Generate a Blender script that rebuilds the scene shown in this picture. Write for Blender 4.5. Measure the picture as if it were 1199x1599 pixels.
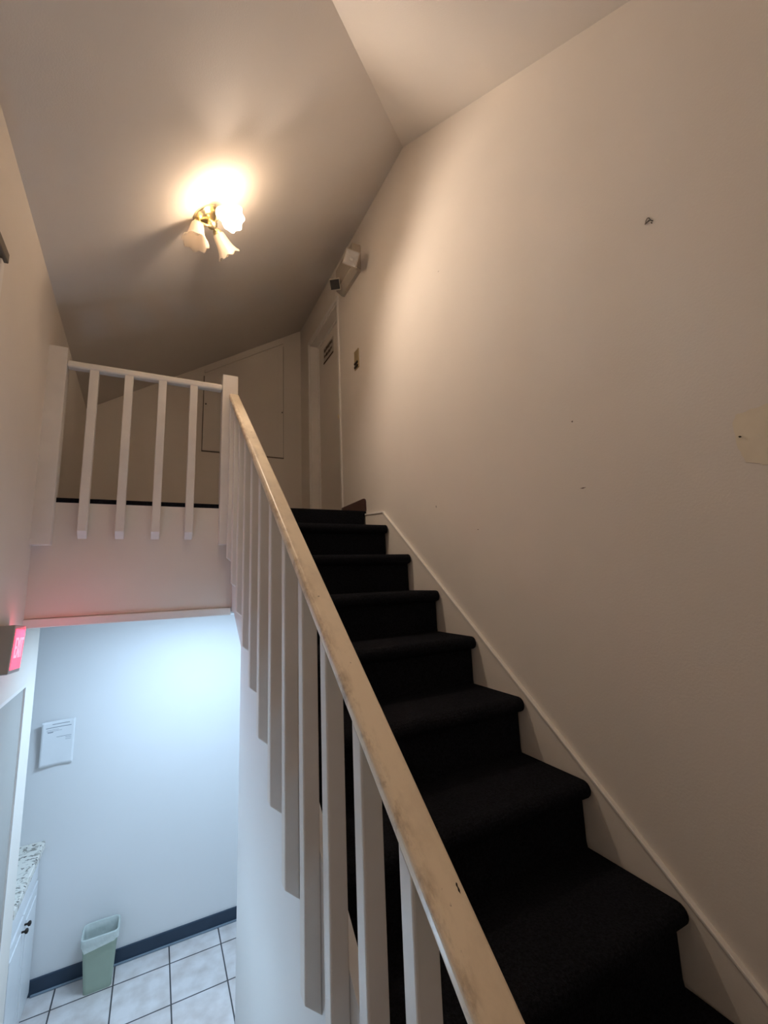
import bpy, bmesh, math, random
from mathutils import Vector, Matrix, Euler
random.seed(7)
for o in list(bpy.data.objects): bpy.data.objects.remove(o)
scn = bpy.context.scene
C = scn.collection

# ------------------------------------------------------------------ units
# The survey of the room was made in units of 1/1.09 m with the eye at the origin.
S = 1.09
FLOOR = -2.295
def W(p): return Vector((p[0]*S, p[1]*S, (p[2]-FLOOR)*S))

# ------------------------------------------------------------------ camera
R = [[0.8923873463413444, -0.44963057883986696, -0.038433925924625544],
     [0.04421719208312395, 0.17188032414369042, -0.9841249890621333],
     [0.44909872412882396, 0.8765212471722441, 0.1732652280218866]]
F, CX, CY = 675.04, 590.67, 788.02
cd = bpy.data.cameras.new('camera'); cam = bpy.data.objects.new('camera', cd); C.objects.link(cam)
cd.sensor_fit = 'VERTICAL'; cd.sensor_height = 24.0; cd.sensor_width = 18.0
cd.lens = 24.0*F/1599; cd.shift_x = (599.5-CX)/1599; cd.shift_y = (CY-799.5)/1599
cd.clip_start = 0.02; cd.clip_end = 60
m = Matrix(((R[0][0], -R[1][0], -R[2][0]), (R[0][1], -R[1][1], -R[2][1]), (R[0][2], -R[1][2], -R[2][2])))
cam.matrix_world = Matrix.Translation(W((0, 0, 0))) @ m.to_4x4()
scn.camera = cam

# ------------------------------------------------------------------ exposure, world, lights
vs = scn.view_settings
vs.view_transform = 'Standard'; vs.look = 'None'; vs.gamma = 1; vs.use_curve_mapping = False
vs.exposure = 0.3
BULB_W, LOWER_W, GLOBE_FILL_W, WALL_FILL_W = 31.0, 18.5, 12.0, 4.6
BULB_COL, LOWER_COL = (1.0, 0.82, 0.65), (0.52, 0.75, 1.0)
GLOBE_FILL_COL = (1.0, 0.77, 0.58)
wd = bpy.data.worlds.new('world'); scn.world = wd; wd.use_nodes = True
bg = wd.node_tree.nodes['Background']; bg.inputs[0].default_value = (1.0, 0.86, 0.74, 1); bg.inputs[1].default_value = 0.0
def lamp(name, p, watts, col, radius=0.02, kind='POINT', size=None, rot=None):
    l = bpy.data.lights.new(name, kind); l.energy = watts; l.color = col
    if kind == 'POINT': l.shadow_soft_size = radius
    if size: l.shape = 'RECTANGLE'; l.size, l.size_y = size
    o = bpy.data.objects.new(name, l); C.objects.link(o); o.location = W(p)
    if rot: o.rotation_euler = rot
    return o

# ------------------------------------------------------------------ materials
def mat(name, col, rough=0.6, spec=0.3, metal=0.0, noise=0.0, nscale=6.0, bump=0.0, bscale=80.0, emit=None, estr=0.0):
    mt = bpy.data.materials.new(name); mt.use_nodes = True
    nt = mt.node_tree; b = nt.nodes['Principled BSDF']
    b.inputs['Base Color'].default_value = (*col, 1); b.inputs['Roughness'].default_value = rough
    b.inputs['Specular IOR Level'].default_value = spec; b.inputs['Metallic'].default_value = metal
    tc = nt.nodes.new('ShaderNodeTexCoord')
    if noise:
        n = nt.nodes.new('ShaderNodeTexNoise'); n.inputs['Scale'].default_value = nscale; n.inputs['Detail'].default_value = 5
        r = nt.nodes.new('ShaderNodeValToRGB')
        r.color_ramp.elements[0].position = 0.3; r.color_ramp.elements[1].position = 0.7
        r.color_ramp.elements[0].color = (*[c*(1-noise) for c in col], 1)
        r.color_ramp.elements[1].color = (*[min(1, c*(1+noise)) for c in col], 1)
        nt.links.new(tc.outputs['Object'], n.inputs['Vector']); nt.links.new(n.outputs['Fac'], r.inputs[0])
        nt.links.new(r.outputs[0], b.inputs['Base Color'])
    if bump:
        n2 = nt.nodes.new('ShaderNodeTexNoise'); n2.inputs['Scale'].default_value = bscale; n2.inputs['Detail'].default_value = 4
        bp = nt.nodes.new('ShaderNodeBump'); bp.inputs['Strength'].default_value = bump; bp.inputs['Distance'].default_value = 0.004
        nt.links.new(tc.outputs['Object'], n2.inputs['Vector']); nt.links.new(n2.outputs['Fac'], bp.inputs['Height'])
        nt.links.new(bp.outputs[0], b.inputs['Normal'])
    if emit:
        b.inputs['Emission Color'].default_value = (*emit, 1); b.inputs['Emission Strength'].default_value = estr
    return mt
M = {}
M['wall'] = mat('painted_plaster_wall', (0.80, 0.74, 0.675), 0.75, 0.2, noise=0.03, nscale=1.7, bump=0.12, bscale=140)
M['ceiling'] = mat('painted_ceiling', (0.79, 0.74, 0.69), 0.85, 0.15, noise=0.02, nscale=2.0, bump=0.15, bscale=160)
M['white_wall'] = mat('white_painted_wall', (0.84, 0.84, 0.84), 0.7, 0.2, noise=0.015, nscale=1.5, bump=0.05, bscale=120)
M['trim'] = mat('white_gloss_trim', (0.84, 0.80, 0.76), 0.45, 0.35, noise=0.03, nscale=9)
M['patch'] = mat('filler_patch', (0.80, 0.72, 0.58), 0.8, 0.1, noise=0.05, nscale=14)
M['carpet'] = mat('black_carpet_pile', (0.0105, 0.0112, 0.0145), 0.98, 0.05, noise=0.45, nscale=150, bump=1.0, bscale=300)
M['base_brown'] = mat('maroon_vinyl_base', (0.060, 0.017, 0.016), 0.4, 0.35, noise=0.1, nscale=10)
M['base_navy'] = mat('navy_vinyl_base', (0.030, 0.052, 0.085), 0.4, 0.35, noise=0.08, nscale=12)
M['cabinet'] = mat('white_cabinet_paint', (0.82, 0.83, 0.84), 0.4, 0.35, noise=0.01, nscale=5)
M['door'] = mat('grey_beige_door_paint', (0.40, 0.385, 0.36), 0.5, 0.3, noise=0.02, nscale=3)
M['brass'] = mat('polished_brass', (0.92, 0.78, 0.50), 0.3, 0.5, 1.0, noise=0.12, nscale=60, bump=0.2, bscale=150)
M['bronze'] = mat('dark_bronze', (0.035, 0.028, 0.024), 0.4, 0.5, 0.6, noise=0.1, nscale=60)
M['grey_plastic'] = mat('beige_grey_plastic', (0.48, 0.42, 0.35), 0.5, 0.35, noise=0.03, nscale=20)
M['dark_plastic'] = mat('shaded_dark_plastic', (0.16, 0.13, 0.10), 0.5, 0.35, noise=0.05, nscale=20)
M['chrome'] = mat('mirror_reflector', (0.92, 0.90, 0.88), 0.35, 0.5, 1.0, noise=0.05, nscale=40)
def lens_mat():
    mt = bpy.data.materials.new('clear_lens'); mt.use_nodes = True; nt = mt.node_tree; nt.nodes.remove(nt.nodes['Principled BSDF'])
    tp = nt.nodes.new('ShaderNodeBsdfTransparent'); gl = nt.nodes.new('ShaderNodeBsdfGlossy'); gl.inputs['Roughness'].default_value = 0.25
    df = nt.nodes.new('ShaderNodeBsdfDiffuse'); df.inputs[0].default_value = (0.9, 0.88, 0.85, 1)
    tc = nt.nodes.new('ShaderNodeTexCoord'); n = nt.nodes.new('ShaderNodeTexNoise'); n.inputs['Scale'].default_value = 60
    bp = nt.nodes.new('ShaderNodeBump'); bp.inputs['Strength'].default_value = 0.2
    nt.links.new(tc.outputs['Object'], n.inputs['Vector']); nt.links.new(n.outputs['Fac'], bp.inputs['Height']); nt.links.new(bp.outputs[0], gl.inputs['Normal'])
    m0 = nt.nodes.new('ShaderNodeMixShader'); m0.inputs[0].default_value = 0.5; nt.links.new(gl.outputs[0], m0.inputs[1]); nt.links.new(df.outputs[0], m0.inputs[2])
    m1 = nt.nodes.new('ShaderNodeMixShader'); m1.inputs[0].default_value = 0.25; nt.links.new(tp.outputs[0], m1.inputs[1]); nt.links.new(m0.outputs[0], m1.inputs[2])
    nt.links.new(m1.outputs[0], nt.nodes['Material Output'].inputs[0]); return mt
M['lens'] = lens_mat()
M['plate'] = mat('aged_brass_plate', (0.46, 0.36, 0.20), 0.4, 0.4, 0.2, noise=0.08, nscale=40)
M['black'] = mat('unlit_lens_black', (0.02, 0.018, 0.016), 0.5, 0.3, noise=0.1, nscale=30)
M['paper'] = mat('white_paper', (0.84, 0.85, 0.86), 0.85, 0.1, noise=0.01, nscale=10)
M['ink'] = mat('grey_print', (0.30, 0.32, 0.36), 0.8, 0.1, noise=0.15, nscale=60)
M['sign_ink'] = mat('brown_black_print', (0.07, 0.045, 0.03), 0.8, 0.1, noise=0.15, nscale=60)
M['sign_face'] = mat('sign_face', (0.56, 0.50, 0.44), 0.6, 0.2, noise=0.04, nscale=20)
M['bin'] = mat('sage_green_plastic', (0.37, 0.46, 0.37), 0.45, 0.35, noise=0.03, nscale=8)
M['red'] = mat('lit_red_sign_face', (0.8, 0.05, 0.08), 0.5, 0.2, noise=0.03, nscale=20, emit=(1.0, 0.045, 0.09), estr=2.8)
M['red_hot'] = mat('lit_red_letters', (0.9, 0.2, 0.25), 0.5, 0.2, noise=0.03, nscale=20, emit=(1.0, 0.14, 0.2), estr=2.8)
M['exit_body'] = mat('exit_sign_housing', (0.42, 0.39, 0.37), 0.55, 0.3, noise=0.03, nscale=20)
M['bulb'] = mat('glowing_bulb', (1, 0.9, 0.75), 0.5, 0.2, noise=0.01, nscale=20, emit=(1.0, 0.80, 0.55), estr=25)
M['diffuser'] = mat('lit_diffuser', (0.9, 0.95, 1), 0.5, 0.2, noise=0.01, nscale=20, emit=LOWER_COL, estr=3)
M['globe'] = mat('fill_globe_opal', (0.9, 0.88, 0.85), 0.4, 0.3, noise=0.01, nscale=20, emit=GLOBE_FILL_COL, estr=1.5)
M['quarter'] = mat('grey_shoe_moulding', (0.22, 0.28, 0.34), 0.5, 0.3, noise=0.05, nscale=20)

def shade_mat():
    mt = bpy.data.materials.new('frosted_white_glass'); mt.use_nodes = True; nt = mt.node_tree
    nt.nodes.remove(nt.nodes['Principled BSDF']); out = nt.nodes['Material Output']
    tr = nt.nodes.new('ShaderNodeBsdfTranslucent'); tr.inputs[0].default_value = (0.95, 0.90, 0.84, 1)
    df = nt.nodes.new('ShaderNodeBsdfDiffuse'); df.inputs[0].default_value = (0.90, 0.84, 0.77, 1)
    gl = nt.nodes.new('ShaderNodeBsdfGlossy'); gl.inputs['Roughness'].default_value = 0.3
    tc = nt.nodes.new('ShaderNodeTexCoord'); n = nt.nodes.new('ShaderNodeTexNoise'); n.inputs['Scale'].default_value = 30
    bp = nt.nodes.new('ShaderNodeBump'); bp.inputs['Strength'].default_value = 0.1
    nt.links.new(tc.outputs['Object'], n.inputs['Vector']); nt.links.new(n.outputs['Fac'], bp.inputs['Height'])
    nt.links.new(bp.outputs[0], df.inputs['Normal'])
    m1 = nt.nodes.new('ShaderNodeMixShader'); m1.inputs[0].default_value = 0.42
    nt.links.new(tr.outputs[0], m1.inputs[1]); nt.links.new(df.outputs[0], m1.inputs[2])
    m2 = nt.nodes.new('ShaderNodeMixShader'); m2.inputs[0].default_value = 0.05
    nt.links.new(m1.outputs[0], m2.inputs[1]); nt.links.new(gl.outputs[0], m2.inputs[2])
    tp = nt.nodes.new('ShaderNodeBsdfTransparent'); tp.inputs[0].default_value = (1, 0.96, 0.90, 1)
    m3 = nt.nodes.new('ShaderNodeMixShader'); m3.inputs[0].default_value = 0.34
    nt.links.new(m2.outputs[0], m3.inputs[1]); nt.links.new(tp.outputs[0], m3.inputs[2])
    nt.links.new(m3.outputs[0], out.inputs[0]); return mt
M['shade'] = shade_mat()

def liner_mat():
    mt = bpy.data.materials.new('thin_plastic_film'); mt.use_nodes = True; nt = mt.node_tree
    b = nt.nodes['Principled BSDF']; out = nt.nodes['Material Output']
    b.inputs['Base Color'].default_value = (0.82, 0.87, 0.85, 1); b.inputs['Roughness'].default_value = 0.35
    tp = nt.nodes.new('ShaderNodeBsdfTransparent'); tp.inputs[0].default_value = (0.86, 0.95, 0.92, 1)
    mx = nt.nodes.new('ShaderNodeMixShader'); mx.inputs[0].default_value = 0.62
    tc = nt.nodes.new('ShaderNodeTexCoord'); n = nt.nodes.new('ShaderNodeTexNoise'); n.inputs['Scale'].default_value = 22
    bp = nt.nodes.new('ShaderNodeBump'); bp.inputs['Strength'].default_value = 0.8; bp.inputs['Distance'].default_value = 0.01
    nt.links.new(tc.outputs['Object'], n.inputs['Vector']); nt.links.new(n.outputs['Fac'], bp.inputs['Height']); nt.links.new(bp.outputs[0], b.inputs['Normal'])
    nt.links.new(tp.outputs[0], mx.inputs[1]); nt.links.new(b.outputs[0], mx.inputs[2]); nt.links.new(mx.outputs[0], out.inputs[0])
    return mt
M['liner'] = liner_mat()

def tile_mat():
    mt = bpy.data.materials.new('square_floor_tiles'); mt.use_nodes = True; nt = mt.node_tree
    b = nt.nodes['Principled BSDF']; b.inputs['Roughness'].default_value = 0.35
    tc = nt.nodes.new('ShaderNodeTexCoord'); mp = nt.nodes.new('ShaderNodeMapping')
    pitch = 0.3025*S
    mp.inputs['Location'].default_value = (0.127*S+4*pitch, -3.432*S+14*pitch, 0)
    br = nt.nodes.new('ShaderNodeTexBrick'); br.offset = 0; br.squash = 1
    br.inputs['Scale'].default_value = 1; br.inputs['Brick Width'].default_value = pitch; br.inputs['Row Height'].default_value = pitch
    br.inputs['Mortar Size'].default_value = 0.0045; br.inputs['Mortar Smooth'].default_value = 0.1; br.inputs['Bias'].default_value = 0
    br.inputs['Color1'].default_value = (0.76, 0.72, 0.71, 1); br.inputs['Color2'].default_value = (0.82, 0.78, 0.77, 1)
    br.inputs['Mortar'].default_value = (0.075, 0.07, 0.075, 1)
    n = nt.nodes.new('ShaderNodeTexNoise'); n.inputs['Scale'].default_value = 9; n.inputs['Detail'].default_value = 6
    rp = nt.nodes.new('ShaderNodeValToRGB'); rp.color_ramp.elements[0].position = 0.3; rp.color_ramp.elements[1].position = 0.62
    rp.color_ramp.elements[0].color = (0.78, 0.74, 0.71, 1); rp.color_ramp.elements[1].color = (1, 1, 1, 1)
    mx = nt.nodes.new('ShaderNodeMix'); mx.data_type = 'RGBA'; mx.blend_type = 'MULTIPLY'; mx.inputs[0].default_value = 1
    L = nt.links.new
    L(tc.outputs['Object'], mp.inputs[0]); L(mp.outputs[0], br.inputs['Vector']); L(tc.outputs['Object'], n.inputs['Vector'])
    L(n.outputs['Fac'], rp.inputs[0]); L(br.outputs['Color'], mx.inputs[6]); L(rp.outputs[0], mx.inputs[7]); L(mx.outputs[2], b.inputs['Base Color'])
    bp = nt.nodes.new('ShaderNodeBump'); bp.inputs['Strength'].default_value = 0.4; bp.inputs['Distance'].default_value = 0.004; bp.invert = True
    L(br.outputs['Fac'], bp.inputs['Height']); L(bp.outputs[0], b.inputs['Normal']); return mt
M['tile'] = tile_mat()

def granite_mat():
    mt = bpy.data.materials.new('speckled_granite'); mt.use_nodes = True; nt = mt.node_tree; L = nt.links.new
    b = nt.nodes['Principled BSDF']; b.inputs['Roughness'].default_value = 0.25
    tc = nt.nodes.new('ShaderNodeTexCoord'); prev = None
    for i, (sc, lo, hi, col) in enumerate([(22, 0.54, 0.62, (0.30, 0.28, 0.24)), (45, 0.58, 0.66, (0.10, 0.085, 0.07)), (13, 0.58, 0.7, (0.60, 0.58, 0.50))]):
        n = nt.nodes.new('ShaderNodeTexNoise'); n.inputs['Scale'].default_value = sc; n.inputs['Detail'].default_value = 4; n.inputs['Distortion'].default_value = 0.6
        r = nt.nodes.new('ShaderNodeValToRGB'); r.color_ramp.elements[0].position = lo; r.color_ramp.elements[1].position = hi
        mx = nt.nodes.new('ShaderNodeMix'); mx.data_type = 'RGBA'
        L(tc.outputs['Object'], n.inputs['Vector']); L(n.outputs['Fac'], r.inputs[0]); L(r.outputs[0], mx.inputs[0])
        if prev: L(prev, mx.inputs[6])
        else: mx.inputs[6].default_value = (0.80, 0.77, 0.70, 1)
        mx.inputs[7].default_value = (*col, 1); prev = mx.outputs[2]
    L(prev, b.inputs['Base Color']); return mt
M['granite'] = granite_mat()

def rail_mat():
    # cream gloss paint with the brown hand wear and chips it has along its outer edge
    mt = bpy.data.materials.new('worn_cream_paint'); mt.use_nodes = True; nt = mt.node_tree; L = nt.links.new
    b = nt.nodes['Principled BSDF']; b.inputs['Roughness'].default_value = 0.33; b.inputs['Specular IOR Level'].default_value = 0.4
    tc = nt.nodes.new('ShaderNodeTexCoord')
    def layer(prev, scale, lo, hi, col, stretch):
        mp = nt.nodes.new('ShaderNodeMapping'); mp.inputs['Scale'].default_value = stretch
        n = nt.nodes.new('ShaderNodeTexNoise'); n.inputs['Scale'].default_value = scale; n.inputs['Detail'].default_value = 7; n.inputs['Roughness'].default_value = 0.65
        r = nt.nodes.new('ShaderNodeValToRGB'); r.color_ramp.elements[0].position = lo; r.color_ramp.elements[1].position = hi
        mx = nt.nodes.new('ShaderNodeMix'); mx.data_type = 'RGBA'
        L(tc.outputs['Object'], mp.inputs[0]); L(mp.outputs[0], n.inputs['Vector']); L(n.outputs['Fac'], r.inputs[0]); L(r.outputs[0], mx.inputs[0])
        if prev is None: mx.inputs[6].default_value = (0.93, 0.79, 0.60, 1)
        else: L(prev, mx.inputs[6])
        mx.inputs[7].default_value = (*col, 1); return mx.outputs[2]
    c = layer(None, 4.0, 0.5, 0.8, (0.62, 0.50, 0.36), (1, 0.5, 1))
    c = layer(c, 15.0, 0.63, 0.76, (0.50, 0.36, 0.21), (1, 0.45, 1))
    c = layer(c, 45.0, 0.66, 0.72, (0.16, 0.09, 0.05), (1, 0.6, 1))
    # hand grime along the outer edge only
    sp = nt.nodes.new('ShaderNodeSeparateXYZ'); L(tc.outputs['Object'], sp.inputs[0])
    mr_ = nt.nodes.new('ShaderNodeMapRange'); mr_.inputs['From Min'].default_value = -0.004; mr_.inputs['From Max'].default_value = -0.030
    L(sp.outputs['X'], mr_.inputs['Value'])
    n = nt.nodes.new('ShaderNodeTexNoise'); n.inputs['Scale'].default_value = 26; n.inputs['Detail'].default_value = 8; n.inputs['Roughness'].default_value = 0.7
    mp = nt.nodes.new('ShaderNodeMapping'); mp.inputs['Scale'].default_value = (1, 0.4, 0.4); L(tc.outputs['Object'], mp.inputs[0]); L(mp.outputs[0], n.inputs['Vector'])
    r = nt.nodes.new('ShaderNodeValToRGB'); r.color_ramp.elements[0].position = 0.48; r.color_ramp.elements[1].position = 0.70; L(n.outputs['Fac'], r.inputs[0])
    mu = nt.nodes.new('ShaderNodeMath'); mu.operation = 'MULTIPLY'; L(mr_.outputs[0], mu.inputs[0]); L(r.outputs[0], mu.inputs[1])
    mx = nt.nodes.new('ShaderNodeMix'); mx.data_type = 'RGBA'; L(mu.outputs[0], mx.inputs[0]); L(c, mx.inputs[6]); mx.inputs[7].default_value = (0.30, 0.18, 0.085, 1)
    c = mx.outputs[2]
    L(c, b.inputs['Base Color']); return mt
M['rail'] = rail_mat()

# ------------------------------------------------------------------ mesh building
class MB:
    def __init__(self): self.v = []; self.f = []
    def add(self, vs, fs):
        k = len(self.v); self.v += [tuple(x) for x in vs]; self.f += [tuple(i+k for i in f) for f in fs]; return self
    def box(self, x0, x1, y0, y1, z0, z1):
        v = [(x, y, z) for x in (x0, x1) for y in (y0, y1) for z in (z0, z1)]
        return self.add(v, [(0, 1, 3, 2), (4, 6, 7, 5), (0, 4, 5, 1), (2, 3, 7, 6), (0, 2, 6, 4), (1, 5, 7, 3)])
    def prism(self, poly, axis, a, b):
        # poly: 2-D outline in the two other axes, extruded from a to b along axis
        def P(u, w, t): return {'x': (t, u, w), 'y': (u, t, w), 'z': (u, w, t)}[axis]
        n = len(poly); v = [P(u, w, a) for u, w in poly]+[P(u, w, b) for u, w in poly]
        f = [tuple(range(n)), tuple(range(2*n-1, n-1, -1))]+[(i, (i+1) % n, n+(i+1) % n, n+i) for i in range(n)]
        return self.add(v, f)
    def lathe(self, prof, origin, axis, seg=32, mod=None, cap=False):
        a = Vector(axis).normalized(); u = a.orthogonal().normalized(); w = a.cross(u); o = Vector(origin); v = []; f = []
        for j, (t, r) in enumerate(prof):
            for i in range(seg):
                th = 2*math.pi*i/seg; tt, rr = (mod(j, th, t, r) if mod else (t, r))
                v.append(o+a*tt+(u*math.cos(th)+w*math.sin(th))*rr)
        for j in range(len(prof)-1):
            for i in range(seg):
                f.append((j*seg+i, j*seg+(i+1) % seg, (j+1)*seg+(i+1) % seg, (j+1)*seg+i))
        if cap: f.append(tuple(range(seg-1, -1, -1))); f.append(tuple((len(prof)-1)*seg+i for i in range(seg)))
        return self.add(v, f)
    def tube(self, pts, r, seg=12):
        pts = [Vector(p) for p in pts]; v = []; f = []
        for j, p in enumerate(pts):
            d = (pts[min(j+1, len(pts)-1)]-pts[max(j-1, 0)]).normalized()
            u = d.cross(Vector((0.31, 0.52, 0.79))).normalized(); w = d.cross(u)
            rr = r[j] if isinstance(r, (list, tuple)) else r
            for i in range(seg):
                th = 2*math.pi*i/seg; v.append(p+(u*math.cos(th)+w*math.sin(th))*rr)
        for j in range(len(pts)-1):
            for i in range(seg): f.append((j*seg+i, j*seg+(i+1) % seg, (j+1)*seg+(i+1) % seg, (j+1)*seg+i))
        f.append(tuple(range(seg-1, -1, -1))); f.append(tuple((len(pts)-1)*seg+i for i in range(seg)))
        return self.add(v, f)
    def map(self, fn): self.v = [tuple(fn(Vector(p))) for p in self.v]; return self
    def build(self, name, mt, parent=None, bevel=0.0, smooth=False, seg=2, solid=0.0, subsurf=0):
        off = origin_of(parent) if parent else Vector((0, 0, 0))
        me = bpy.data.meshes.new(name); me.from_pydata([W(p)-off for p in self.v], [], self.f); me.update()
        bm = bmesh.new(); bm.from_mesh(me); bmesh.ops.recalc_face_normals(bm, faces=bm.faces); bm.to_mesh(me); bm.free()
        me.materials.append(M[mt] if isinstance(mt, str) else mt)
        o = bpy.data.objects.new(name, me); C.objects.link(o)
        if parent: o.parent = parent
        if smooth:
            for p in me.polygons: p.use_smooth = True
        if solid: s = o.modifiers.new('solid', 'SOLIDIFY'); s.thickness = solid*S; s.offset = 0
        if bevel:
            bv = o.modifiers.new('bevel', 'BEVEL'); bv.width = bevel*S; bv.segments = seg; bv.limit_method = 'ANGLE'; bv.angle_limit = math.radians(40)
        if subsurf: ss = o.modifiers.new('sub', 'SUBSURF'); ss.levels = ss.render_levels = subsurf
        return o
def origin_of(o):
    v = Vector((0, 0, 0))
    while o: v += o.location; o = o.parent
    return v
def tag(o, label, cat, group=None):
    o['label'] = label; o['category'] = cat
    if group: o['group'] = group
    return o
def thing(name, label, cat, p, group=None):
    o = bpy.data.objects.new(name, None); o.empty_display_size = 0.05; C.objects.link(o); o.location = W(p); return tag(o, label, cat, group)
def struct(o, label=None, cat=None):
    o['kind'] = 'structure'
    if label: o['label'] = label
    if cat: o['category'] = cat
    return o
def box(x0, x1, y0, y1, z0, z1): return MB().box(x0, x1, y0, y1, z0, z1)

# ------------------------------------------------------------------ survey values
XR = 1.218                       # right wall
def XL(y): return -0.457-0.029*y   # left wall, very slightly out of square
ZL = 0.457                       # upper landing
YF = 2.53                        # face of the landing edge
YB = 3.60                        # lower back wall
YU = 4.00                        # upper back wall
XS = 0.37                        # outer face of the stair side wall
RISE, RUN, Y0, Z0 = 0.19, 0.2452, 0.7577, -0.8157
def ceil_a(x): return 2.59+0.63*(x-1.22)
def ceil_b(y): return 1.362+0.658*y
def crease(x): return (1.228+0.63*(x-1.22))/0.658
def leftmap(v): return Vector((v.x+XL(v.y), v.y, v.z))

# ------------------------------------------------------------------ room shell
struct(box(-1.3, 1.75, -1.6, YB+0.1, FLOOR-0.06, FLOOR).build('floor', 'tile'))
a = [(1.26, crease(1.26)), (1.26, 4.1), (-0.75, 4.1), (-0.75, crease(-0.75))]
b_ = [(1.26, crease(1.26)), (-0.75, crease(-0.75)), (-0.75, -1.7), (1.26, -1.7)]
def slab(poly, zf, th):
    n = len(poly); v = [(x, y, zf(x, y)) for x, y in poly]+[(x, y, zf(x, y)+th) for x, y in poly]
    return MB().add(v, [tuple(range(n)), tuple(range(2*n-1, n-1, -1))]+[(i, (i+1) % n, n+(i+1) % n, n+i) for i in range(n)])
struct(slab(a, lambda x, y: ceil_a(x), 0.08).build('ceiling', 'ceiling'), 'sloping ceiling carrying the brass light', 'ceiling')
struct(slab(b_, lambda x, y: ceil_b(y), 0.08).build('ceiling_front', 'ceiling'), 'second ceiling slope over the lower steps', 'ceiling')
# right wall with the recessed upper door
mr = MB()
mr.prism([(-1.6, FLOOR), (2.965, FLOOR), (2.965, 2.62), (1.886, 2.62), (-1.6, ceil_b(-1.6)+0.02)], 'x', XR, XR+0.16)
mr.prism([(2.965, 2.27), (3.71, 2.27), (3.71, 2.62), (2.965, 2.62)], 'x', XR, XR+0.16)
mr.prism([(3.71, -0.2), (4.08, -0.2), (4.08, 2.62), (3.71, 2.62)], 'x', XR, XR+0.16)
mr.prism([(2.965, -0.2), (3.71, -0.2), (3.71, ZL-0.005), (2.965, ZL-0.005)], 'x', XR, XR+0.16)
wr = struct(mr.build('wall_right', 'wall'))
# left wall: doorway at the bottom
ml = MB()
ml.prism([(-1.6, -0.42), (2.93, -0.42), (2.93, -0.14), (4.08, -0.14), (4.08, 1.53), (0.22, 1.53), (-1.6, ceil_b(-1.6)+0.03)], 'x', -0.12, 0)
ml.prism([(-1.6, FLOOR), (1.99, FLOOR), (1.99, -0.42), (-1.6, -0.42)], 'x', -0.12, 0)
ml.prism([(2.73, FLOOR), (2.93, FLOOR), (2.93, -0.42), (2.73, -0.42)], 'x', -0.12, 0)
struct(ml.map(leftmap).build('wall_left', 'wall'))
struct(box(-0.9, XR+0.16, YU, YU+0.1, -0.1, 2.62).map(lambda v: Vector((v.x, v.y, (ceil_a(v.x)+0.03 if v.z > 1 else v.z)))).build('wall_back', 'wall'))
struct(box(-1.3, 1.75, YB, YB+0.1, FLOOR, -0.1).build('wall_back_lower', 'white_wall'))
struct(box(-0.75, XR+0.16, -1.7, -1.6, FLOOR, 0.35).build('wall_front', 'wall'))
struct(box(-1.35, -1.25, 2.93, YB, FLOOR, -0.1).build('wall_left_lower', 'white_wall'))
struct(box(-1.35, XL(2.9)-0.02, 2.84, 2.93, FLOOR, -0.1).build('wall_return_lower', 'white_wall'))
struct(box(1.72, 1.8, 2.15, YB, FLOOR, -0.1).build('wall_right_lower', 'white_wall'))
struct(box(XS+0.03, 1.75, 2.12, 2.213, FLOOR, -0.2).build('wall_under_stairs', 'white_wall'))
mc = MB().box(-1.3, XS+0.02, YF+0.03, YB+0.05, -0.145, -0.10).box(XS+0.03, 1.75, 2.14, YB+0.05, -0.145, -0.10)
struct(mc.build('ceiling_lower', 'white_wall'))
# edge of the landing (a white face that balusters hang over)
struct(box(XL(YF)-0.02, XS, YF, YF+0.08, -0.11, ZL-0.024).build('wall_landing_edge', 'wall'))
struct(box(XL(YF)-0.01, XS-0.005, YF-0.014, YF+0.06, -0.152, -0.112).build('trim_1', 'trim', bevel=0.004))
struct(MB().box(XL(3)-0.05, XS+0.02, YF-0.002, YU, ZL-0.024, ZL).box(XS+0.02, XR+0.1, YF+0.03, YU, ZL-0.024, ZL).build('floor_landing', 'carpet', bevel=0.006))
struct(MB().box(-0.5, XR, -1.6, Y0-2*RUN+0.03, Z0-3*RISE-0.06, Z0-3*RISE).build('floor_half_landing', 'carpet'))
# wall below the stair, with its diagonal notch at the opening
ys = 0.0
def zst(y): return -0.69+0.775*(y-1)
struct(MB().prism([(ys, FLOOR), (2.213, FLOOR), (2.213, -0.284), (2.447, -0.135), (YF+0.02, -0.135), (YF+0.02, ZL-0.026), (2.44, zst(2.44)), (ys, zst(ys))], 'x', XS, XS+0.028).build('wall_stair_side', 'white_wall'))
# skirt board along the right wall with its cap bead
sk = [(2.55, 0.30), (2.55, 0.437), (2.30, 0.413), (0.0, 0.413-0.792*2.3), (0.0, -1.9)]
struct(MB().prism(sk, 'x', XR-0.011, XR+0.001).build('trim_2', 'wall'))
mt_ = MB()
for (ya, za), (yb, zb) in (((2.55, 0.437), (2.30, 0.413)), ((2.30, 0.413), (0.0, 0.413-0.792*2.3))):
    mt_.prism([(ya, za-0.009), (ya, za+0.002), (yb, zb+0.002), (yb, zb-0.009)], 'x', XR-0.016, XR+0.001)
struct(mt_.build('trim_3', 'trim', bevel=0.002))
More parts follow.
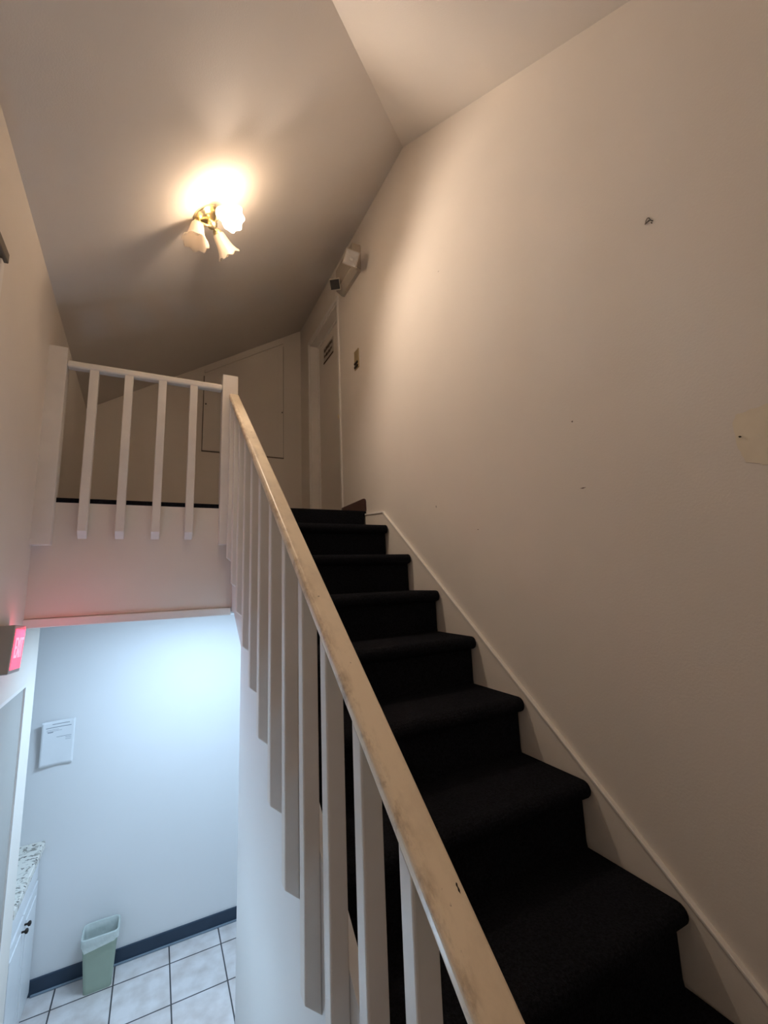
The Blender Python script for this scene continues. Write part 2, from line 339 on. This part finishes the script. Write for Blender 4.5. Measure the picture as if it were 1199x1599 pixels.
# maroon base on the upper landing, rounded at its near end
pts = [(2.964, ZL), (2.964, 0.546)]+[(2.58+0.028*math.cos(t), 0.518+0.028*math.sin(t)) for t in [math.pi/2+i*math.pi/12 for i in range(7)]]+[(2.552, ZL)]
struct(MB().prism(pts, 'x', XR-0.012, XR+0.001).build('baseboard_right', 'base_brown', bevel=0.003))
struct(box(-1.24, 1.72, YB-0.012, YB+0.001, FLOOR, FLOOR+0.083).build('baseboard_back', 'base_navy', bevel=0.003))
struct(box(-0.55, 1.72, YB-0.022, YB-0.011, FLOOR, FLOOR+0.012).build('trim_4', 'quarter', bevel=0.004))

# filler patch with a nail stub on the right wall
pp = [(0.40, 0.365), (0.43, 0.362), (0.484, 0.357), (0.496, 0.335), (0.493, 0.277), (0.483, 0.24), (0.45, 0.226), (0.40, 0.224), (0.33, 0.235), (0.32, 0.35)]
pp2 = []
for i in range(len(pp)):
    p, q = Vector(pp[i]), Vector(pp[(i+1) % len(pp)])
    for k in range(4): pp2.append(tuple(p.lerp(q, k/4)+Vector((random.uniform(-1, 1), random.uniform(-1, 1)))*0.002))
MB().prism(pp2, 'x', XR-0.0012, XR+0.001).build('filler_patch', 'patch', wr)
MB().lathe([(0, 0.0012), (0.006, 0.0012), (0.0065, 0.0026), (0.008, 0.002)], (XR, 0.483, 0.302), (-1, 0, 0), 10, cap=True).build('nail', 'bronze', wr)
for (yy, zz, dy, dz) in ((0.93, 0.50, 0.004, 0.003), (0.92, 0.27, 0.012, 0.002), (1.75, 0.35, 0.003, 0.007), (1.6, 1.55, 0.004, 0.002), (1.45, 0.2, 0.005, 0.002)):
    MB().prism([(yy-dy, zz), (yy, zz+dz), (yy+dy, zz+dz*0.3), (yy, zz-dz)], 'x', XR-0.0004, XR+0.0005).build('scuff_mark', 'dark_plastic', wr)

# lower left door
d1 = thing('door_1', 'flat grey door in the lower left wall', 'door', (XL(2.3)-0.07, 2.36, FLOOR)); struct(d1)
box(-0.05, -0.008, 1.992, 2.728, FLOOR+0.008, -0.425).map(leftmap).build('door_slab', 'door', d1, bevel=0.003)
MB().box(-0.1, 0, 1.99, 2.005, FLOOR, -0.42).box(-0.1, 0, 2.715, 2.73, FLOOR, -0.42).box(-0.1, 0, 2.0, 2.72, -0.435, -0.42).map(leftmap).build('door_frame', 'trim', d1)
MB().tube([(XL(2.06)-0.01, 2.06, FLOOR+0.85), (XL(2.06)+0.04, 2.06, FLOOR+0.85)], 0.012).lathe([(0, 0.012), (0.01, 0.026), (0.03, 0.026), (0.04, 0.012)], (XL(2.06)+0.03, 2.06, FLOOR+0.85), (1, 0, 0), 20, cap=True).build('door_knob', 'bronze', d1, smooth=True)

# upper door, recessed in the right wall
d2 = thing('door_2', 'beige door recessed at the top of the stairs', 'door', (XR+0.1, 3.34, ZL)); struct(d2)
box(XR+0.088, XR+0.125, 2.965, 3.71, ZL+0.006, 2.268).build('door_slab', 'wall', d2, bevel=0.002)
MB().box(XR+0.002, XR+0.14, 3.695, 3.712, ZL, 2.27).box(XR+0.002, XR+0.14, 2.963, 2.978, ZL, 2.27).box(XR+0.002, XR+0.14, 2.97, 3.70, 2.255, 2.272).build('door_frame', 'trim', d2)
MB().box(XR+0.074, XR+0.09, 3.683, 3.697, ZL, 2.256).box(XR+0.074, XR+0.09, 2.976, 2.99, ZL, 2.256).box(XR+0.074, XR+0.09, 2.985, 3.69, 2.241, 2.256).build('door_stop', 'trim', d2)
MB().box(XR-0.012, XR+0.003, 2.945, 2.968, ZL, 2.30).box(XR-0.012, XR+0.003, 3.707, 3.73, ZL, 2.30).box(XR-0.012, XR+0.003, 2.968, 3.707, 2.268, 2.30).build('door_casing', 'trim', d2, bevel=0.003)
MB().tube([(XR+0.09, 3.05, ZL+0.85), (XR+0.045, 3.05, ZL+0.85)], [0.012, 0.012]).lathe([(0, 0.01), (0.006, 0.024), (0.024, 0.026), (0.034, 0.012)], (XR+0.05, 3.05, ZL+0.85), (-1, 0, 0), 20, cap=True).build('door_knob', 'brass', d2, smooth=True)

# ------------------------------------------------------------------ staircase
stair = thing('staircase', 'straight flight of black carpeted stairs climbing to the upper landing', 'stairs', (0.79, Y0-3*RUN, Z0-4*RISE))
def step_profile(i):
    y, z = Y0+i*RUN, Z0+i*RISE
    r = 0.025; cy, cz = y+r, z-r
    prof = []
    for k in range(0, 10):                           # bull-nose from top round to the underside
        t = math.pi/2+math.pi*k/9
        prof.append((cy+r*math.cos(t), cz+r*math.sin(t)))
    prof += [(y+0.036, z-2*r-0.002), (y+0.037, z-RISE+0.014), (y+0.033, z-RISE-0.004)]
    back = y+RUN+0.055
    if i == 6: back = 2.57
    return prof+[(back, z-RISE-0.004), (back, z)]
XC0, XC1 = XS+0.029, 1.200
for i in range(-2, 7):
    MB().prism(step_profile(i), 'x', XC0, XC1).build('step', 'carpet', stair, bevel=0.006, seg=3)
MB().box(XC0, XC1, 2.553, 2.62, Z0+6*RISE-0.004, ZL+0.001).build('top_riser', 'carpet', stair, bevel=0.005, seg=3)

# ------------------------------------------------------------------ stair railing
rail = thing('stair_railing', 'long sloping cream handrail with white square balusters beside the black stairs', 'railing', (0.355, 1.2, zst(1.2)))
ZR = -0.8205
def zr(y): return ZR+0.775*y       # top of the rail above y
XO = 0.33; WB = 0.037
h = 0.040
def rail_ring(y):
    return [(0.327, y, zr(y)-h), (0.327, y, zr(y)), (0.384, y, zr(y)), (0.384, y, zr(y)-h)]
mh = MB(); ya, yb_ = 0.02, 2.497; n = 40
for k in range(n+1): mh.v += rail_ring(ya+(yb_-ya)*k/n)
for k in range(n):
    for j in range(4): mh.f.append((k*4+j, k*4+(j+1) % 4, k*4+4+(j+1) % 4, k*4+4+j))
mh.f += [(3, 2, 1, 0), tuple(4*n+j for j in range(4))]
mh.build('handrail', 'rail', rail, bevel=0.011, seg=4, smooth=False)
MB().prism([(0.3718, 0.534), (0.3731, 0.537), (0.3726, 0.54), (0.3734, 0.5425), (0.3722, 0.5438), (0.3708, 0.542), (0.3714, 0.5395), (0.3706, 0.537)], 'z', 0, 0.0012).map(lambda v: Vector((v.x, v.y, zr(v.y)+v.z-0.0004))).build('paint_chip', 'bronze', rail)
NY0, NY1 = 2.487, 2.57
MB().prism([(NY0, 0.228), (NY0, 1.222), (NY0+0.075, 1.222), (NY0+0.075, ZL), (YF, ZL), (YF, 0.228)], 'x', 0.291, 0.376).build('newel_post', 'trim', rail, bevel=0.003)
MB().box(0.325, 0.395, -0.06, 0.02, Z0-3*RISE, -0.78).build('newel_post', 'trim', rail, bevel=0.003)
front = [2.448, 2.273, 2.108, 1.937, 1.771, 1.606, 1.430, 1.258, 1.090, 0.922, 0.750, 0.588, 0.42, 0.25, 0.09]
for y in front:
    zb = 0.016+0.79*(y-2.273)+(0.006 if y < 1.3 else 0)
    top = zr(y)-h+0.004
    x0, x1 = XO, XS+0.0005
    v = [(x0, y, zb), (x1, y, zb-0.034), (x1, y+WB, zb-0.034), (x0, y+WB, zb),
         (x0, y, top), (x1, y, top), (x1, y+WB, zr(y+WB)-h+0.004), (x0, y+WB, zr(y+WB)-h+0.004)]
    MB().add(v, [(3, 2, 1, 0), (4, 5, 6, 7), (0, 1, 5, 4), (1, 2, 6, 5), (2, 3, 7, 6), (3, 0, 4, 7)]).build('baluster', 'trim', rail, bevel=0.004)

# ------------------------------------------------------------------ landing railing
lr = thing('landing_railing', 'short level white railing with four square balusters across the upper landing', 'railing', (-0.08, YF, ZL))
LY = NY0
def zlr(x): return 1.160-0.004*(x+0.45)
MB().box(-0.452, 0.2905, LY+0.0, LY+0.05, 1.122, 1.158).build('top_rail', 'trim', lr, bevel=0.010, seg=3)
for x in (-0.335, -0.179, -0.019, 0.139):
    x0, x1 = x-0.02, x+0.02; y0, y1 = LY+0.004, YF+0.0005
    z0 = 0.292
    v = [(x0, y0, z0), (x1, y0, z0), (x1, y1, z0-0.036), (x0, y1, z0-0.036), (x0, y0, 1.126), (x1, y0, 1.126), (x1, y1, 1.126), (x0, y1, 1.126)]
    MB().add(v, [(3, 2, 1, 0), (4, 5, 6, 7), (0, 1, 5, 4), (1, 2, 6, 5), (2, 3, 7, 6), (3, 0, 4, 7)]).build('baluster', 'trim', lr, bevel=0.003)
MB().prism([(LY-0.002, 0.224), (LY-0.002, 1.222), (LY+0.075, 1.222), (LY+0.075, ZL), (YF, ZL), (YF, 0.224)], 'x', XL(LY)-0.005, -0.452).build('newel_post', 'trim', lr, bevel=0.003)

# ------------------------------------------------------------------ ceiling light
nrm = Vector((0.533, 0, -0.846)).normalized()
LC = Vector((0.1447, 2.118, 1.9126)); LC.z = ceil_a(LC.x)
lt = thing('ceiling_light', 'brass ceiling light with three bell glass shades, one of them glowing', 'ceiling light', tuple(LC))
MB().lathe([(-0.004, 0.068), (0.006, 0.070), (0.012, 0.066), (0.016, 0.058), (0.024, 0.052), (0.030, 0.040), (0.033, 0.001)], LC, nrm, 40).build('canopy', 'brass', lt, smooth=True)
MB().lathe([(0.028, 0.010), (0.040, 0.014), (0.050, 0.024), (0.062, 0.027), (0.072, 0.021), (0.080, 0.008), (0.084, 0.001)], LC, nrm, 24).build('hub', 'brass', lt, smooth=True)
heads = [(Vector((0.206, 2.046, 1.886)), Vector((0.47, -0.62, -0.63)), True),
         (Vector((0.105, 2.112, 1.832)), Vector((-0.06, -0.06, -0.99)), False),
         (Vector((0.211, 2.187, 1.880)), Vector((0.62, 0.42, -0.66)), False)]
def scallop(j, th, t, r):
    k = max(0.0, (t-0.066)/0.034)
    return t+0.004*k*math.cos(8*th), r*(1+0.035*k*math.cos(8*th))
bell = [(t*1.1, r*1.12) for t, r in [(0.0, 0.020), (0.004, 0.026), (0.018, 0.0285), (0.036, 0.031), (0.054, 0.0345), (0.070, 0.0395), (0.084, 0.046), (0.094, 0.052), (0.100, 0.057)]]
for nk, d, lit in heads:
    d = d.normalized(); start = LC+nrm*0.062
    mid = start.lerp(nk-d*0.02, 0.55)+nrm*0.010
    MB().tube([start, start.lerp(mid, 0.5)+nrm*0.004, mid, nk-d*0.022], 0.0065).build('arm', 'brass', lt, smooth=True)
    MB().lathe([(-0.032, 0.003), (-0.030, 0.012), (-0.022, 0.014), (-0.016, 0.020), (-0.006, 0.022), (0.002, 0.025), (0.007, 0.0245)], nk, d, 24,
               mod=lambda j, th, t, r: (t, r*(1+0.06*math.cos(6*th)))).build('socket', 'brass', lt, smooth=True)
    sh = MB().lathe(bell, nk, d, 64, mod=scallop).build('lamp_shade', 'shade', lt, smooth=True, solid=0.002)
    if lit: sh['label'] = 'glowing glass shade'
    bl = MB().lathe([(0.006, 0.010), (0.018, 0.012), (0.030, 0.018), (0.042, 0.020), (0.052, 0.016), (0.058, 0.008), (0.060, 0.0008)], nk, d, 20).build('bulb', 'bulb' if lit else 'lens', lt, smooth=True)
    if lit:
        bl.visible_shadow = True
        lamp('bulb_light', nk+d*0.070+nrm*0.006, BULB_W, BULB_COL, 0.018*S)

# ------------------------------------------------------------------ emergency light
em = thing('emergency_light', 'beige two headed emergency light high on the wall above the upper door', 'emergency light', (XR, 2.65, 2.21))
MB().prism([(1.150, 2.250), (XR, 2.225), (XR, 2.42), (1.150, 2.42)], 'y', 2.50, 2.83).build('housing', 'grey_plastic', em, bevel=0.006)
MB().prism([(1.147, 2.235), (1.19, 2.205), (XR, 2.205), (XR, 2.226), (1.150, 2.251)], 'y', 2.51, 2.82).build('battery_cover', 'grey_plastic', em, bevel=0.003)
def head(c, d, mats, roll=0.0, s=0.046):
    d = Vector(d).normalized(); up = Vector((0, 0, 1)); u = d.cross(up).normalized(); w = u.cross(d); c = Vector(c)
    u, w = u*math.cos(roll)+w*math.sin(roll), w*math.cos(roll)-u*math.sin(roll)
    def fr(pts): return [c+u*p[0]+w*p[1]+d*p[2] for p in pts]
    def ring(a, t): return [(-a, -a, t), (a, -a, t), (a, a, t), (-a, a, t)]
    v = fr(ring(0.026, -0.045)+ring(s, -0.012)+ring(s, 0.012)+ring(s-0.005, 0.012)+ring(s-0.006, 0.004))
    f = [(3, 2, 1, 0)]
    for k in range(4):
        for j in range(4): f.append((k*4+j, k*4+(j+1) % 4, k*4+4+(j+1) % 4, k*4+4+j))
    hd = MB().add(v, f).build('lamp_head', mats[0], em, bevel=0.003)
    v = fr(ring(s-0.006, 0.004)+ring(0.012, -0.035)); f = [(j, (j+1) % 4, 4+(j+1) % 4, 4+j) for j in range(4)]+[(7, 6, 5, 4)]
    MB().add(v, f).build('reflector', mats[1], hd)
    MB().lathe([(-0.036, 0.006), (-0.022, 0.014), (-0.012, 0.012), (-0.006, 0.001)], c, d, 16).build('bulb', 'paper', hd, smooth=True)
    v = fr(ring(s-0.006, 0.006)+ring(s-0.006, 0.008)); MB().add(v, [(0, 1, 2, 3), (7, 6, 5, 4)]+[(j, (j+1) % 4, 4+(j+1) % 4, 4+j) for j in range(4)]).build('lens', mats[2], hd)
    e = Vector((XR-0.075, max(2.515, min(2.79, c.y)), 2.27)); MB().tube([c-d*0.04, (c-d*0.05).lerp(e, 0.5), e], 0.011).build('swivel', mats[0], hd)
head((1.088, 2.385, 2.178), (-0.42, -0.75, -0.50), ('grey_plastic', 'chrome', 'lens'), math.radians(22), 0.050)
head((1.105, 2.735, 2.225), (-0.25, -0.62, -0.74), ('grey_plastic', 'dark_plastic', 'black'), math.radians(-8), 0.040)  # far head: lack of light on lens and reflector put into dark materials

# ------------------------------------------------------------------ small things on the walls
sw = thing('light_switch', 'small brass switch plate on the right wall beside the upper door', 'light switch', (XR, 2.625, 1.50))
box(XR-0.006, XR+0.0005, 2.588, 2.662, 1.505, 1.650).build('plate', 'plate', sw, bevel=0.002)
MB().box(XR-0.014, XR-0.005, 2.598, 2.652, 1.512, 1.530).box(XR-0.014, XR-0.005, 2.598, 2.652, 1.542, 1.556).build('toggle', 'bronze', sw, bevel=0.002)

hk = thing('wall_hook', 'tiny bent dark hook stuck alone high on the right wall', 'hook', (XR, 0.60, 0.99))
cpx = [(0.6095, 0.986), (0.606, 0.995), (0.6015, 0.999), (0.5975, 0.996), (0.5955, 0.989), (0.5925, 0.983), (0.5890, 0.979)]
MB().tube([(XR-0.003, y, z) for y, z in cpx], 0.0011, 8).tube([(XR-0.003, 0.6105, 0.986), (XR-0.006, 0.602, 0.9855), (XR-0.003, 0.595, 0.987)], 0.0014, 8).build('wire', 'bronze', hk, smooth=True)
MB().tube([(XR+0.001, 0.5935, 0.9765), (XR-0.004, 0.5935, 0.9765)], 0.0013, 8).build('pin', 'bronze', hk)

ds = thing('door_sign', 'small two line notice fixed to the upper door', 'sign', (XR+0.086, 3.42, 1.99))
box(XR+0.0845, XR+0.0885, 3.30, 3.55, 2.005, 2.165).build('panel', 'sign_face', ds, bevel=0.001)
ms = MB()
def strokes(y0, y1, z, hgt, seed):
    rg = random.Random(seed); y = y1
    while y > y0:
        w = rg.uniform(0.010, 0.020); ms.box(XR+0.0835, XR+0.0848, max(y0, y-w), y, z+rg.uniform(0, hgt*0.25), z+hgt*rg.uniform(0.8, 1.0)); y -= w+rg.uniform(0.004, 0.008)
strokes(3.32, 3.53, 2.110, 0.040, 3); strokes(3.33, 3.53, 2.055, 0.034, 5)
ms.box(XR+0.0835, XR+0.0848, 3.30, 3.55, 2.007, 2.022); ms.build('print', 'sign_ink', ds)

ap = thing('access_panel', 'flush painted access hatch in the upper back wall behind the railing', 'access panel', (0.67, YU, 1.2))
px0, px1, pz0 = 0.307, 1.035, 1.203
def ztop(x, gap): return ceil_a(x)-gap
MB().prism([(px0, pz0), (px1, pz0), (px1, ztop(px1, 0.10)), (px0+0.0, ztop(px0, 0.10))], 'y', YU-0.012, YU-0.0003).build('panel', 'wall', ap, bevel=0.003)
g = 0.006
mg = MB()
mg.prism([(px0-g, pz0-g*1.6), (px1+g, pz0-g*1.6), (px1+g, pz0), (px0-g, pz0)], 'y', YU-0.004, YU-0.0003)
mg.prism([(px0-g, pz0-g), (px0, pz0-g), (px0, ztop(px0, 0.10)), (px0-g, ztop(px0, 0.10))], 'y', YU-0.004, YU-0.0003)
mg.prism([(px1, pz0-g), (px1+g*0.6, pz0-g), (px1+g*0.6, ztop(px1, 0.10)), (px1, ztop(px1, 0.10))], 'y', YU-0.004, YU-0.0003)
mg.build('shadow_gap', 'dark_plastic', ap)
MB().prism([(px0, ztop(px0, 0.075)), (px1, ztop(px1, 0.075)), (px1, ztop(px1, 0.045)), (px0, ztop(px0, 0.045))], 'y', YU-0.016, YU-0.0003).build('moulding', 'wall', ap, bevel=0.004)
MB().box(px1-0.055, px1-0.048, YU-0.014, YU-0.011, pz0, ztop(px1-0.06, 0.10)).build('inner_moulding', 'wall', ap)
for x, z in ((px0+0.018, 1.64), (px1-0.012, 1.66)):
    MB().lathe([(0, 0.006), (0.006, 0.006), (0.009, 0.003)], (x, YU-0.012, z), (0, -1, 0), 12, cap=True).build('latch', 'bronze', ap, smooth=True)

fr_ = thing('framed_panel', 'pale framed panel on the left wall, cut off by the photo edge', 'panel', (XL(1.55), 1.55, 0.55))
MB().box(0, 0.022, 1.10, 1.13, 0.55, 1.075).box(0, 0.022, 1.598, 1.628, 0.55, 1.05).box(0, 0.022, 1.13, 1.598, 0.55, 0.58).map(leftmap).build('frame', 'trim', fr_, bevel=0.003)
MB().box(0, 0.03, 1.08, 1.634, 1.056, 1.09).map(leftmap).build('top_rail', 'dark_plastic', fr_, bevel=0.003)
MB().box(0, 0.008, 1.13, 1.598, 0.58, 1.056).map(leftmap).build('board', 'wall', fr_)

# exit sign on the left wall
ex = thing('exit_sign', 'lit red EXIT sign on the left wall above the lower door', 'exit sign', (XL(2.2), 2.2, -0.30))
ey0, ey1, ez0, ez1 = 2.078, 2.258, -0.288, -0.118; ed = 0.055
def tilt(v): return leftmap(Vector((v.x, v.y+0.27*(v.z+0.2), v.z-0.08*(v.y-2.17))))   # the sign hangs askew
box(0, ed, ey0, ey1, ez0, ez1).map(tilt).build('housing', 'exit_body', ex, bevel=0.004)
box(ed-0.001, ed+0.002, ey0+0.013, ey1-0.013, ez0+0.014, ez1-0.014).map(tilt).build('lit_face', 'red', ex)
def text_mesh(txt, size):
    cu = bpy.data.curves.new('t', 'FONT'); cu.body = txt; cu.size = size; cu.extrude = 0.0015; cu.align_x = 'CENTER'; cu.align_y = 'CENTER'
    to = bpy.data.objects.new('t', cu); C.objects.link(to)
    dg = bpy.context.evaluated_depsgraph_get(); me = bpy.data.meshes.new_from_object(to.evaluated_get(dg))
    bpy.data.objects.remove(to); bpy.data.curves.remove(cu); return me
tm = text_mesh('EXIT', 0.125)
yc, zc = (ey0+ey1)/2, (ez0+ez1)/2
for v in tm.vertices:
    x, y, z = v.co
    v.co = W(tilt(Vector((ed+0.003+z/S, yc+x*0.53/S, zc+y*0.92/S))))-origin_of(ex)
tm.name = 'letters'; tm.materials.append(M['red_hot'])
to = bpy.data.objects.new('letters', tm); C.objects.link(to); to.parent = ex
lamp('exit_glow_fill', tilt(Vector((ed+0.025, 2.262, -0.150))), 0.35, (1.0, 0.06, 0.12), 0.02)  # added bare red lamp before the sign, boosting its glow on the beam

# curled paper notice on the lower back wall
pn = thing('paper_notice', 'white printed sheet curling off the lower back wall', 'paper notice', (-0.52, YB, -0.94))
x0, x1, z0, z1 = -0.606, -0.432, -1.066, -0.800
mp = MB(); nu, nv = 14, 16
def pap(u, v):
    lift = 0.004+0.035*(1-u)**2.2*(0.35+0.65*v)+0.012*max(0, 0.2-v)/0.2*abs(u-0.5)
    return (x0+(x1-x0)*u+0.004*v*(1-u), YB-0.002-lift, z0+(z1-z0)*v)
for j in range(nv+1):
    for i in range(nu+1): mp.v.append(pap(i/nu, j/nv))
for j in range(nv):
    for i in range(nu): k = j*(nu+1)+i; mp.f.append((k, k+1, k+nu+2, k+nu+1))
mp.build('sheet', 'paper', pn, smooth=True, solid=0.0006)
mi = MB()
def line(u0, u1, v, hgt=0.008):
    n = 8
    for i in range(n):
        ua, ub = u0+(u1-u0)*i/n, u0+(u1-u0)*(i+1)/n
        q = [pap(ua, v), pap(ub, v), pap(ub, v+hgt), pap(ua, v+hgt)]; q = [(p[0], p[1]-0.0008, p[2]) for p in q]
        mi.add(q, [(0, 1, 2, 3)])
for u0, u1, v, hh in ((0.3, 0.82, 0.915, 0.012), (0.12, 0.88, 0.845, 0.014), (0.14, 0.5, 0.80, 0.006), (0.18, 0.34, 0.74, 0.02), (0.45, 0.9, 0.62, 0.009), (0.72, 0.9, 0.585, 0.007), (0.72, 0.9, 0.545, 0.007), (0.15, 0.6, 0.77, 0.006)): line(u0, u1, v, hh)
mi.build('print', 'ink', pn)

# ------------------------------------------------------------------ lower room
cb = thing('base_cabinet', 'white base cabinet under the granite counter by the back wall', 'cabinet', (-0.88, 3.27, FLOOR))
CYA, CYB = 2.945, YB-0.013
MB().box(-1.2, -0.575, CYA, CYB, FLOOR+0.0005, -1.535).build('body', 'cabinet', cb, bevel=0.002)
for ya, yb2, kn in ((CYA+0.01, 3.262, 3.235), (3.268, CYB-0.004, 3.295)):
    dr = MB().box(-0.576, -0.556, ya, yb2, FLOOR+0.03, -1.69).build('door', 'cabinet', cb, bevel=0.004)
    MB().box(-0.557, -0.551, ya+0.05, yb2-0.05, FLOOR+0.085, -1.745).build('raised_panel', 'cabinet', dr, bevel=0.004)
    kk = 3.365 if kn > 3.27 else 3.405
    kk = {3.235: 3.235, 3.295: 3.295}[kn]
    MB().lathe([(0, 0.005), (0.012, 0.005), (0.018, 0.012), (0.026, 0.012), (0.030, 0.005)], (-0.556, kk, -1.755), (1, 0, 0), 16, cap=True).build('knob', 'bronze', dr, smooth=True)
MB().box(-0.576, -0.560, CYA+0.01, CYB-0.004, -1.680, -1.545).build('drawer', 'cabinet', cb, bevel=0.003)
ct = tag(MB().box(-1.245, -0.538, 2.937, YB-0.001, -1.533, -1.488).build('countertop', 'granite', bevel=0.006, seg=3), 'speckled white granite countertop on the white cabinet', 'countertop')

# wastebasket: rounded tapering rectangular shell
bn = thing('wastebasket', 'sage green plastic wastebasket on the tiles against the back wall', 'wastebasket', (-0.21, 3.50, FLOOR))
def rrect(cx, cy, hx, hy, r, z, n=5):
    pts = []
    for sx, sy, a0 in ((1, 1, 0), (-1, 1, 90), (-1, -1, 180), (1, -1, 270)):
        for k in range(n+1):
            t = math.radians(a0+90*k/n); pts.append((cx+sx*(hx-r)+r*math.cos(t), cy+sy*(hy-r)+r*math.sin(t), z))
    return pts
def loft(rings, cap0=True):
    mb = MB(); n = len(rings[0])
    for r in rings: mb.v += r
    for k in range(len(rings)-1):
        for j in range(n): mb.f.append((k*n+j, k*n+(j+1) % n, (k+1)*n+(j+1) % n, (k+1)*n+j))
    if cap0: mb.f.append(tuple(range(n-1, -1, -1)))
    return mb
bx, by = -0.207, 3.488
ZT = -2.005
rings = [rrect(bx, by, 0.070, 0.048, 0.018, FLOOR+0.001), rrect(bx, by, 0.074, 0.050, 0.02, FLOOR+0.06), rrect(bx, by, 0.088, 0.068, 0.024, ZT-0.03), rrect(bx, by, 0.090, 0.070, 0.024, ZT)]
loft(rings).build('bin_body', 'bin', bn, smooth=False, solid=0.003)
loft([rrect(bx, by, 0.092, 0.072, 0.025, ZT-0.016), rrect(bx, by, 0.0945, 0.0745, 0.026, ZT-0.012), rrect(bx, by, 0.0945, 0.0745, 0.026, ZT+0.001), rrect(bx, by, 0.089, 0.069, 0.024, ZT+0.003)], False).build('rim', 'bin', bn, solid=0.002, smooth=True)
rg = random.Random(4)
def crumple(ring, a): return [(p[0]+rg.uniform(-a, a), p[1]+rg.uniform(-a, a), p[2]+rg.uniform(-a, a)) for p in ring]
ins = [rrect(bx, by, 0.060, 0.040, 0.02, FLOOR+0.09), crumple(rrect(bx, by, 0.074, 0.054, 0.02, FLOOR+0.17), 0.004), crumple(rrect(bx, by, 0.083, 0.062, 0.02, ZT-0.03), 0.003), rrect(bx, by, 0.0875, 0.0675, 0.024, ZT+0.002), rrect(bx, by, 0.093, 0.073, 0.026, ZT+0.007), rrect(bx, by, 0.098, 0.078, 0.028, ZT+0.001)]
def hem(p):
    # the fold-over hangs lowest at the front right
    t = max(-1, min(1, (p[0]-bx)/0.09))
    if p[1] > by: return 0.03+0.01*math.sin(7*t)
    return (0.030+0.050*(1-t)) if t > -0.55 else 0.030+0.078*(t+1)/0.45
r1 = rrect(bx, by, 0.0975, 0.0775, 0.028, 0)
out1 = [(p[0], p[1], ZT-hem(p)*0.5) for p in crumple(rrect(bx, by, 0.099, 0.079, 0.028, 0), 0.003)]
out2 = [(p[0], p[1], ZT-hem(p)) for p in crumple(rrect(bx, by, 0.100, 0.080, 0.028, 0), 0.004)]
tag(loft(ins+[out1, out2], True).build('bin_liner', 'liner', smooth=True), 'translucent plastic bag lining the sage green wastebasket', 'bin liner')

# flush square panel light in the lower room, out of sight above the opening
ll = thing('ceiling_panel_light', 'flush square ceiling panel light in the lower room', 'ceiling light', (0.29, 2.82, -0.145))
MB().box(-0.07, 0.65, 2.63, 3.01, -0.153, -0.144).build('frame', 'cabinet', ll, bevel=0.002)
MB().box(-0.05, 0.63, 2.65, 2.99, -0.155, -0.1525).build('diffuser', 'diffuser', ll)
lamp('lower_light', (0.29, 2.82, -0.158), LOWER_W, LOWER_COL, kind='AREA', size=(0.68*S, 0.34*S))
# added fill globe over the half landing, unseen behind the viewpoint
gl = thing('fill_globe', 'added white fill globe over the half landing', 'ceiling light', (0.35, -0.75, ceil_b(-0.75)))
gz = ceil_b(-0.75)
MB().lathe([(0.001, 0.07), (0.03, 0.07), (0.05, 0.04)], (0.35, -0.75, gz), (0, 0.55, -0.835), 24, cap=True).build('base', 'brass', gl)
gg = MB().lathe([(0.04+0.11*(1-math.cos(math.pi*k/12)), max(0.001, 0.11*math.sin(math.pi*k/12))) for k in range(13)], (0.35, -0.75, gz), (0, 0, -1), 24).build('globe', 'globe', gl, smooth=True)
gg.visible_shadow = True
lamp('fill_globe_lamp', (0.35, -0.75, gz-0.15), GLOBE_FILL_W, GLOBE_FILL_COL, 0.125*S)
# added cool fill lamp beside the lower flight, unseen below the frame
wl = thing('fill_wall_light', 'added fill light in a small white bowl low on the left wall', 'wall light', (XL(1.75), 1.75, -1.5))
MB().lathe([(-0.004, 0.06), (0.012, 0.06), (0.02, 0.03), (0.05, 0.02)], (XL(1.75), 1.75, -1.53), (1, 0, 0), 24, cap=True).build('bracket', 'cabinet', wl)
MB().lathe([(0, 0.02), (0.01, 0.05), (0.05, 0.085), (0.09, 0.095)], (XL(1.75)+0.10, 1.75, -1.55), (0, 0, 1), 32).build('lamp_shade', 'diffuser', wl, smooth=True, solid=0.003)
lamp('fill_wall_bulb', (XL(1.75)+0.10, 1.75, -1.43), WALL_FILL_W, (0.52, 0.77, 1.0), 0.06*S)
